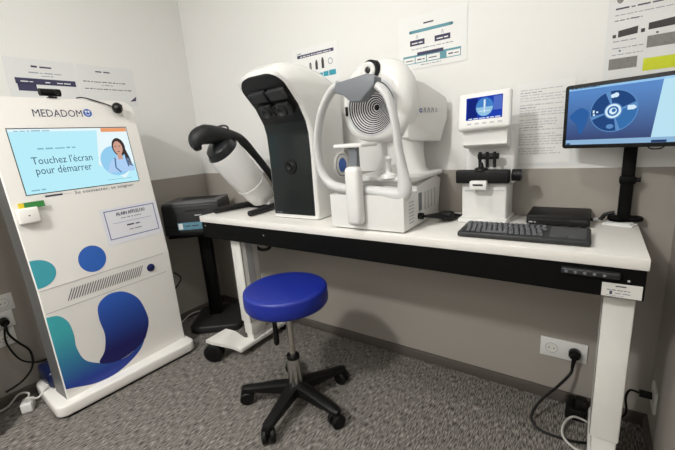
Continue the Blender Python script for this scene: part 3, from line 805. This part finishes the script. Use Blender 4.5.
# side cover with the maker's small lettering
cvx = Vector((.085, .215, 0)).normalized(); cvz = Vector((cvx.y, -cvx.x, 0)); cvo = Vector((1.664, -.250, 0))
MCV = Matrix(((cvx.x, 0, cvz.x, cvo.x), (cvx.y, 0, cvz.y, cvo.y), (0, 1, 0, 0), (0, 0, 0, 1)))
cvp = [(0, 1.362), (.015, 1.372), (.10, 1.352), (.222, 1.300), (.230, 1.285), (.230, 1.215), (.188, 1.122), (.02, 1.135), (0, 1.15)]
cvm = MB().prism('white_plastic', cvp, .05, MCV @ X((0, 0, -.045)), .006, 3)
sc_ = obj('side_cover', cvm, tg)
p = Print(lambda u, v, w_: MCV @ Vector((.065+u, 1.236+v, .0052+w_)))
for i, (a_, m_) in enumerate(((0, 'ink_blue'), (.022, 'mid_grey'), (.044, 'mid_grey'), (.066, 'mid_grey'), (.088, 'light_grey'))):
    if i in (0, 4): p.ring(m_, a_+.008, .012, .004, .009, 16, .4, 2*PI)
    else:
        p.line(m_, (a_+.002, .003), (a_+.006, .022), .004); p.line(m_, (a_+.014, .003), (a_+.010, .022), .004)
obj('cover_mark', p, sc_, label='faint grey-blue lettering')
# face frame
ff = MB(); FY = -.405
ff.tube('frame_grey', [(1.59, FY, 1.352), (1.63, FY, 1.332), (1.668, FY, 1.285), (1.690, FY, 1.20), (1.700, FY, 1.11), (1.712, FY, 1.03), (1.718, FY, .972), (1.70, FY, .945), (1.62, FY, .955), (1.54, FY, .962), (1.45, FY, .968), (1.39, FY, .985), (1.350, FY, 1.035), (1.338, FY, 1.10), (1.342, FY, 1.18), (1.372, FY, 1.27), (1.420, FY, 1.335), (1.465, FY, 1.362)],
        [.010, .014, .014, .013, .014, .020, .028, .028, .022, .020, .020, .019, .015, .012, .012, .013, .015, .016], 14, 7, rb=[.022]*18)
frame = obj('face_frame', ff, tg, 50)
fh = MB().prism('mid_grey', [(1.452, 1.332), (1.464, 1.364), (1.60, 1.378), (1.632, 1.362), (1.628, 1.334), (1.59, 1.306), (1.57, 1.288), (1.528, 1.288), (1.495, 1.316)], .052, Matrix(((1, 0, 0, 0), (0, 0, -1, FY+.025), (0, 1, 0, 0), (0, 0, 0, 1))), .006, 3)
obj('forehead_rest', fh, frame, label='grey forehead rest across the frame top')
cr = MB().prism('white_plastic', [(1.455, -.05), (1.47, -.075), (1.53, -.06), (1.59, -.075), (1.605, -.05), (1.60, .03), (1.46, .03)], .014, X((0, FY+.0, 1.128)), .004, 2)
obj('chin_rest', cr, frame)
cp = MB().box('white_plastic', (1.532, FY-.045, .945), (.062, .052, .225), .018, 4)
cpo = obj('chin_column', cp, tg)
obj('chin_stem', MB().box('mid_grey', (1.530, FY-.03, 1.09), (.036, .022, .085), .002, 1), cpo, label='grey metal stem under the chin rest')
obj('socket', MB().cyl('black_plastic', (GX1, -.29, .845), (GX1+.018, -.29, .845), .013), tg)
# black power cords heaped behind it
hc = MB()
for k_ in range(3):
    hc.tube('black_plastic', [(GX1+.025, -.29, .845), (1.775, -.25+.03*k_, .835), (1.81, -.17+.02*k_, .813), (1.79+.02*k_, -.10, .812), (1.765, -.16, .818+.008*k_), (1.80, -.22+.03*k_, .826), (1.825, -.14, .813), (1.832, -.06, .813)], .0055, 8)
hc.box('black_plastic', (1.79, -.17, .828), (.06, .05, .03), .012, 3)
obj('power_cord', hc, tg, label='heap of black power cord on the desk behind it')

# ================================================================== lens meter
lm = thing('lens_meter', 'small white lens meter with a tilted blue display and black crossbar', 'optical instrument', (1.93, -.1, DZ))
LX0, LX1, LY = 1.848, 2.016, -.175
obj('base', MB().box('white_plastic', (1.932, -.105, DZ+.009), (.178, .17, .018), .005, 2), lm)
obj('body', MB().box('white_plastic', (1.932, -.095, .885), (.164, .13, .15), .006, 3), lm)
obj('column', MB().box('white_plastic', (1.938, -.065, 1.06), (.180, .08, .22), .006, 3), lm)
hm = MB(); 
hm.loft('white_plastic', [[Vector((1.858+.0*i, y0_, z_)), Vector((2.012, y0_, z_)), Vector((2.012, -.06, z_)), Vector((1.858, -.06, z_))] for i, (y0_, z_) in enumerate(((-.12, 1.088), (-.165, 1.094), (-.175, 1.104), (-.172, 1.150), (-.155, 1.165)))])
wd = Vector((0, 0, 0))
obj('optics_head', hm, lm)
MS = X((1.934, -.178, 1.222), rx=PI/2-.20) @ X(rz=.03)
ds = obj('display', MB().box('white_plastic', (0, 0, 0), (.184, .134, .03), .012, 4, MS), lm)
dfn = lambda u, v, w_: MS @ Vector((u, v, .0152+w_))
p = Print(dfn); p.rect('ls_blue', -.060, -.032, .064, .048); p.up().rect('ls_dark', -.056, -.028, -.02, .044); p.rect('ls_soft', .034, -.004, .062, .044); 
p.up().disc('ls_mid', .004, .01, .030, .033); p.up().disc('ls_pale', .004, .01, .028, .031, 24, PI, 2*PI); p.line('ls_white', (.004, -.01), (.004, .036), .006); p.line('ls_white', (-.014, -.004), (.022, -.004), .003)
p.words('ls_white', -.05, -.030, .058, .005, 3)
obj('display_picture', p, ds)
p = Print(dfn)
for i in range(5): p.rect('light_grey', -.055+i*.026, -.049, -.04+i*.026, -.043)
obj('display_buttons', p, ds)
cb = obj('crossbar', MB().box('black_plastic', (1.93, -.172, .985), (.192, .035, .050), .006, 3), lm, label='black lens table crossbar')
obj('side_knob', MB().cyl('black_plastic', (2.026, -.13, .985), (2.056, -.13, .985), .022, n=20).cyl('dark_grey', (2.056, -.13, .985), (2.060, -.13, .985), .016), lm)
obj('slot_tab', MB().box('white_plastic', (1.922, -.193, .955), (.062, .028, .034), .005, 2), lm)
obj('slot', MB().box('black_plastic', (1.922, -.2072, .957), (.036, .002, .006)), lm)
pn = obj('pin_holder', MB().box('black_plastic', (1.945, -.15, 1.058), (.075, .02, .022), .004, 2), lm)
for i in range(3):
    obj('marking_pin', MB().cyl('black_plastic', (1.917+.026*i, -.158, 1.018), (1.917+.026*i, -.158, 1.075), .006, n=12).cyl('light_grey', (1.917+.026*i, -.158, 1.008), (1.917+.026*i, -.158, 1.02), .003, n=10), pn)
obj('lens_rest', MB().lathe('black_plastic', [(.026, 0), (.022, .008), (.010, .012), (.006, .03), (0, .03)], 20, X((1.925, -.172, 1.008))), lm)
p = Print(plane_fn((1.862, -.1605, .925), (1, 0, 0), (0, 0, 1)))
p.words('light_grey', 0, 0, .05, .006, 2)
obj('body_mark', p, lm)
obj('body_groove', MB().box('light_grey', (1.985, -.1605, .930), (.045, .001, .002)), lm)

# ================================================================== keyboard
kb = thing('keyboard', 'dark grey keyboard with a touchpad lying on the desk', 'keyboard', (2.09, -.32, DZ))
MK = X((2.092, -.318, DZ+.002), rz=.018) @ X(rx=.035)
obj('case', MB().box('keyboard_grey', (0, 0, .011), (.380, .148, .018), .006, 3, MK), kb)
obj('touchpad', MB().box('pad_grey', (.131, .008, .0205), (.098, .092, .002), .001, 1, MK), kb)
for i in range(2): obj('touchpad_button', MB().box('pad_grey', (.107+i*.048, -.050, .0205), (.045, .016, .003), .001, 1, MK), kb)
cols, rws = 15, 6; kw, kh = .0168, .0195
kmesh = {}
for r_i in range(rws):
    y = .052-r_i*.0205; x = -.182+(.0 if r_i < 2 else .003*r_i)
    c_i = 0
    while x < .070:
        wk = kw
        if r_i == 5 and c_i == 3: wk = kw*5
        if x+wk > .076: break
        key = (round(wk, 4))
        if key not in kmesh:
            o = obj('key', MB().box('key_grey', (x+wk/2, y, .022), (wk-.0045, kh-.005, .005), .0012, 1, MK), kb)
            kmesh[key] = (o, x, y)
        else:
            o0, x0_, y0_ = kmesh[key]; o = o0.copy(); COL.objects.link(o); o.parent = kb
            o.location = o0.location+(MK.to_3x3() @ Vector((x-x0_, y-y0_, 0)))
        x += wk; c_i += 1

# ================================================================== mini computer
mc = thing('mini_computer', 'flat black box behind the keyboard on the desk', 'computer', (2.18, -.08, DZ))
obj('case', MB().box('black_plastic', (2.18, -.075, DZ+.022), (.194, .165, .034), .004, 2), mc)
for sx in (-1, 1):
    for sy in (-1, 1): obj('foot', MB().cyl('black_plastic', (2.18+sx*.08, -.075+sy*.065, DZ), (2.18+sx*.08, -.075+sy*.065, DZ+.006), .008, n=12), mc)
p = Print(plane_fn((2.083, -.1575, DZ+.005), (1, 0, 0), (0, 0, 1)), .0004); p.words('light_grey', .008, .006, .032, .006, 1); p.rect('dark_grey', .135, .014, .185, .024); p.rect('mid_grey', .002, .018, .19, .0185)
obj('front_face', p, mc)
obj('cable_lead', MB().tube('black_plastic', [(2.276, -.06, DZ+.012), (2.285, -.06, DZ+.010), (2.292, -.058, DZ+.012), (2.298, -.055, DZ+.014)], .005, 8).cyl('light_grey', (2.283, -.06, DZ+.010), (2.297, -.056, DZ+.013), .007), mc)
# folded paper
p = MB().prism('paper', [(2.311, -.085), (2.391, -.107), (2.408, -.060), (2.326, -.054)], .004, X((0, 0, DZ+.0005)))
p.prism('paper_shade', [(2.315, -.082), (2.386, -.10), (2.398, -.062), (2.328, -.056)], .003, X((0, 0, DZ+.005)))
tag(obj('folded_paper', p), 'small folded white leaflet at the foot of the monitor pole', 'leaflet')

# ================================================================== monitor on pole
mn = thing('monitor', 'black widescreen monitor with a blue menu wheel on a black pole', 'monitor', (2.365, -.04, DZ))
obj('stand_base', MB().prism('black_metal', rrect(2.325, -.05, 2.425, -.004, .018), .014, X((0, 0, DZ+.008)), .004, 2).cyl('black_metal', (2.36, -.04, DZ), (2.36, -.04, DZ+.01), .03), mn)
obj('pole', MB().box('black_metal', (2.370, -.035, .975), (.036, .032, .32), .005, 2), mn)
obj('pole_clamp', MB().box('black_metal', (2.370, -.037, .955), (.044, .040, .026), .005, 2).cyl('black_plastic', (2.39, -.037, .955), (2.405, -.037, .955), .008), mn)
obj('cable_arm', MB().tube('black_plastic', [(2.345, -.035, .84), (2.32, -.035, .832), (2.31, -.035, .818), (2.306, -.038, .8125)], .0065, 8), mn)
# screen, right side turned towards the room
A0 = Vector((2.176, -.10, 1.072)); A1 = Vector((2.490, -.215, 1.075)); HT = .206
mx_ = Vector((A1.x-A0.x, A1.y-A0.y, 0)); MWID = mx_.length; mx_.normalize(); mz_ = Vector((0, 0, 1)); mnn = mx_.cross(mz_)
MMn = Matrix(((mx_.x, mz_.x, mnn.x, A0.x), (mx_.y, mz_.y, mnn.y, A0.y), (mx_.z, mz_.z, mnn.z, A0.z), (0, 0, 0, 1)))
hso = obj('housing', MB().prism('black_plastic', rrect(0, 0, MWID, HT, .010), .022, MMn @ X((0, 0, -.022)), .003, 2), mn)
obj('rear_mount', MB().box('black_metal', (MWID*.58, .06, -.035), (.07, .09, .03), .004, 2, MMn), mn)
mf = lambda u, v, w_: MMn @ Vector((u, v, w_))
b_ = .0125
p = Print(mf, .0006); p.rect('mon_bg', b_, b_, MWID-b_, HT-b_)
p.up().rect('mon_bar', b_, b_, MWID-b_, .028); p.rect('mon_top', b_, HT-.019, MWID-b_, HT-b_)
p.poly('mon_side', [(.243, .028), (MWID-b_, .028), (MWID-b_, HT-b_), (.258, HT-b_)])
p.up().words('mon_ic', .014, .013, .034, .006, 1); p.words('mon_ic', .245, .013, .28, .009, 2)
p.words('mon_dark', .02, HT-.015, .10, .003, 3); p.poly('mon_blob', smooth([(.02, .105), (.05, .13), (.075, .115), (.07, .08), (.055, .045), (.04, .08)], 5))
wc_ = (.143, .112)
p.up().ring('mon_ring', wc_[0], wc_[1], .0, .063, 48)
p.up()
for a0 in (.35, 1.95, 3.5, 5.05):
    p.ring('mon_dark' if a0 != 5.05 else 'mon_mid', wc_[0], wc_[1], .024, .0605, 14, a0+.03, a0+1.40)
p.ring('mon_mid', wc_[0], wc_[1], .024, .0605, 40, 0, 2*PI, 1.0) if False else None
p.up().disc('mon_white', wc_[0], wc_[1], .021); p.up().disc('mon_mid', wc_[0], wc_[1], .015); p.up().disc('mon_white', wc_[0], wc_[1], .010); p.up().disc('mon_mid', wc_[0]+.002, wc_[1]+.002, .0055)
for du, dv, q in ((.0, .046, 0), (.046, .006, 1), (-.046, .0, 2), (-.005, -.046, 3)):
    u_, v_ = wc_[0]+du, wc_[1]+dv
    if q == 0: p.disc('mon_white', u_-.003, v_-.001, .006); p.disc('mon_white', u_+.005, v_+.001, .007)
    elif q == 1: p.rect('mon_white', u_-.009, v_-.006, u_+.008, v_+.007); p.disc('mon_white', u_+.009, v_, .004)
    elif q == 2: p.rect('mon_white', u_-.009, v_-.002, u_-.004, v_+.007); p.rect('mon_white', u_+.001, v_-.002, u_+.006, v_+.003); p.rect('mon_white', u_-.008, v_-.010, u_-.002, v_-.005)
    else: p.disc('mon_ring', u_, v_, .010, .007)
obj('screen_picture', p, hso)
obj('cable_hook', MB().tube('black_plastic', [mf(.235, .001, -.01), mf(.245, -.006, -.008), mf(.265, -.006, -.008), mf(.275, .001, -.01)], .002, 6), mn)

# ================================================================== wall sockets and cords
def socket_plate(fn, n_, label, group=None, side=False):
    """white plate on a wall with n_ round wells; fn maps (u,v,w)"""
    o0 = fn(0, 0, 0)
    t = thing('wall_outlet', label, 'wall outlet', o0, group)
    w_ = .083*n_
    P = MB(); secs = []
    for q, e_ in ((0.0005, 0), (.007, 0), (.009, .003)):
        secs.append([fn(a_, b_, q) for a_, b_ in ((e_, e_), (w_-e_, e_), (w_-e_, .083-e_), (e_, .083-e_))])
    P.loft('white_plastic', secs); obj('plate', P, t)
    for i in range(n_):
        cu = .0415+.083*i; D = Print(fn, .0094)
        D.ring('light_grey', cu, .0415, .021, .0235, 30); D.up().disc('white_metal', cu, .0415, .021); D.up().disc('ink', cu-.009, .0415, .0028, n=10); D.disc('ink', cu+.009, .0415, .0028, n=10)
        obj('socket_well', D, t)
    return t
bf = plane_fn((2.140, 0, .203), (1, 0, 0), (0, 0, 1))
socket_plate(bf, 2, 'double white wall outlet low on the back wall under the desk')
pc = thing('plug_cord', 'black plug in the double outlet with its cord looping to the floor', 'cord', (2.265, -.03, .16))
obj('plug', MB().cyl('black_plastic', (2.264, -.0105, .2445), (2.264, -.032, .2445), .021).cyl('black_plastic', (2.264, -.032, .2445), (2.264, -.045, .2405), .017, .012).cyl('black_plastic', (2.264, -.038, .240), (2.260, -.042, .195), .009, .006), pc)
obj('cable', MB().tube('black_plastic', [(2.260, -.042, .197), (2.255, -.05, .17), (2.22, -.09, .13), (2.16, -.15, .07), (2.14, -.20, .025), (2.18, -.23, .007), (2.27, -.23, .0055), (2.33, -.21, .0055)], .0052, 8), pc)
wcord = MB().tube('cable_white', [(2.34, -.10, .0055), (2.28, -.12, .03), (2.25, -.17, .025), (2.25, -.23, .016), (2.29, -.27, .0135), (2.34, -.27, .0135)], .0042, 8)
tag(obj('pale_cable', wcord), 'thin pale cable curling by the right desk leg', 'cable')
ps = thing('power_strip', 'black power block on the floor behind the right desk leg', 'power strip', (2.27, -.07, 0))
obj('housing', MB().box('black_plastic', (2.283, -.075, .025), (.07, .06, .05), .006, 2), ps)
obj('plug', MB().cyl('black_plastic', (2.268, -.075, .05), (2.268, -.075, .085), .014).box('black_plastic', (2.298, -.08, .072), (.04, .035, .045), .008, 2), ps)
rf = plane_fn((XR, -.062, .155), (0, -1, 0), (0, 0, 1))
socket_plate(rf, 1, 'single white wall outlet low on the right wall')
tag(obj('dark_plug_lead', MB().cyl('black_plastic', (XR-.0105, -.10, .197), (XR-.045, -.10, .197), .013).tube('black_plastic', [(XR-.045, -.10, .197), (XR-.07, -.095, .195), (XR-.078, -.08, .15), (XR-.07, -.05, .06), (2.40, -.05, .006)], .004, 8)), 'short black plug and lead at the right wall outlet', 'plug')
for i, (yy, zz, lb) in enumerate(((-1.272, .468, 'white wall outlet left of the kiosk, topmost of three'), (-1.288, .385, 'white wall outlet left of the kiosk, middle of three'), (-1.300, .298, 'white wall outlet left of the kiosk, lowest of three'))):
    socket_plate(plane_fn((XL, yy, zz), (0, 1, 0), (0, 0, 1)), 1, lb, 'white outlets on the left wall')
lc = thing('black_cables', 'black cables hanging from the outlets on the left wall', 'cable', (XL+.05, -1.25, .2))
obj('plug', MB().cyl('black_plastic', (XL+.0105, -1.247, .427), (XL+.04, -1.247, .42), .018), lc)
obj('cable', MB().tube('black_plastic', [(XL+.04, -1.247, .42), (XL+.06, -1.25, .37), (XL+.05, -1.225, .31), (XL+.045, -1.19, .24), (XL+.05, -1.20, .16), (XL+.05, -1.25, .11), (XL+.05, -1.32, .09)], .005, 8), lc)
obj('cable', MB().tube('black_plastic', [(XL+.04, -1.25, .415), (XL+.05, -1.265, .33), (XL+.045, -1.235, .22), (XL+.04, -1.18, .17), (XL+.012, -1.12, .15), (XL+.008, -1.05, .15)], .004, 8), lc)
ad = thing('power_adapter', 'white power adapter with two leads on the carpet beside the kiosk base', 'adapter', (.115, -1.275, 0))
MA = X((.112, -1.272, 0), rz=-.45)
obj('body', MB().box('white_plastic', (0, 0, .024), (.066, .045, .048), .006, 3, MA), ad)
obj('lead', MB().tube('cable_white', [MA @ Vector((-.015, 0, .045)), MA @ Vector((-.015, .01, .075)), (.06, -1.285, .07), (.03, -1.33, .02), (.01, -1.38, .006)], .0045, 8), ad)
obj('lead', MB().tube('cable_white', [MA @ Vector((.018, 0, .045)), MA @ Vector((.018, .01, .07)), (.15, -1.235, .055), (.14, -1.19, .085), (.13, -1.13, .10)], .0045, 8), ad)
tag(obj('wall_cable', MB().tube('black_plastic', [(XL+.006, -.36, .36), (XL+.006, -.32, .30), (XL+.008, -.40, .22), (XL+.03, -.46, .10)], .0035, 8)), 'thin black cable hanging down the left wall below the printer', 'cable')
tag(obj('floor_cable', MB().tube('cable_white', [(.05, -.47, .006), (.03, -.40, .02), (.035, -.33, .05), (.06, -.27, .055)], .004, 8)), 'pale cable behind the printer stand base', 'cable')

# ================================================================== stool
SC = Vector((1.235, -.578, 0))
stl = thing('stool', 'round blue vinyl swivel stool on a black five-star base', 'stool', SC)
sr = .178; zt = .574; hs = .080
prof_ = [(0, zt+.002), (sr-.03, zt), (sr-.010, zt-.002), (sr-.002, zt-.007), (sr, zt-.014), (sr+.001, zt-.045), (sr, zt-hs+.012), (sr-.006, zt-hs+.003), (sr-.02, zt-hs), (0, zt-hs)][::-1]
obj('seat', MB().lathe('blue_vinyl', prof_, 56, X(SC)), stl, 60)
obj('seat_plate', MB().box('black_metal', (0, 0, zt-hs-.007), (.16, .16, .014), .004, 2, X(SC)), stl)
obj('height_lever', MB().tube('black_plastic', [SC+Vector((-.01, -.01, zt-hs-.016)), SC+Vector((-.045, -.03, zt-hs-.02)), SC+Vector((-.052, -.036, zt-hs-.05)), SC+Vector((-.052, -.037, .37)), SC+Vector((-.052, -.038, .315)), SC+Vector((-.052, -.038, .30))], [.005, .006, .008, .012, .013, .007], 10), stl)
obj('gas_piston', MB().cyl('chrome', SC+Vector((0, 0, .20)), SC+Vector((0, 0, zt-hs-.008)), .0135, n=24), stl)
cyl_ = MB().lathe('chrome', [(.034, .085), (.030, .19), (.027, .235)], 28, X(SC), cap=False).lathe('black_plastic', [(.029, .232), (.029, .246), (.013, .248)], 28, X(SC), cap=False)
obj('lower_sleeve', cyl_, stl, label='chrome sleeve with a black collar')
hub = MB().lathe('black_plastic', [(.052, .062), (.050, .10), (.038, .112), (0, .112)], 28, X(SC)).lathe('black_plastic', [(0, .062), (.052, .062)], 28, X(SC), cap=False)
obj('hub', hub, stl)
angs = [math.atan2(-.229, .047), math.atan2(-.023, .235)]
A_ = angs[0]
for i in range(5):
    a_ = A_+i*2*PI/5
    D = Vector((math.cos(a_), math.sin(a_), 0)); S_ = Vector((-math.sin(a_), math.cos(a_), 0))
    secs = []
    for d_, hw, z0_, z1_ in ((.03, .028, .064, .112), (.10, .026, .066, .106), (.18, .022, .066, .094), (.235, .021, .066, .088), (.256, .014, .068, .084)):
        c0 = SC+D*d_
        secs.append([c0-S_*hw+Vector((0, 0, z0_)), c0+S_*hw+Vector((0, 0, z0_)), c0+S_*hw+Vector((0, 0, z1_-.006)), c0+S_*hw*.6+Vector((0, 0, z1_)), c0-S_*hw*.6+Vector((0, 0, z1_)), c0-S_*hw+Vector((0, 0, z1_-.006))])
    ar = obj('base_arm', MB().loft('black_plastic', secs), stl)
    cc = SC+D*.238+Vector((0, 0, .031))
    co = obj('caster', MB().box('black_plastic', cc+Vector((0, 0, .012)), (.026, .026, .03), .006, 2).cyl('black_plastic', cc+Vector((0, 0, .02)), cc+Vector((0, 0, .045)), .008), stl)
    ca = a_+.6+i*.7
    for sx in (-1, 1):
        MW = X(cc, rz=ca) @ X((0, sx*.0165, 0), rx=PI/2)
        obj('wheel', MB().lathe('black_plastic', [(0, -.008), (.018, -.011), (.027, -.010), (.031, -.006), (.031, .006), (.027, .010), (.018, .011), (0, .010)], 24, MW, cap=False), co)
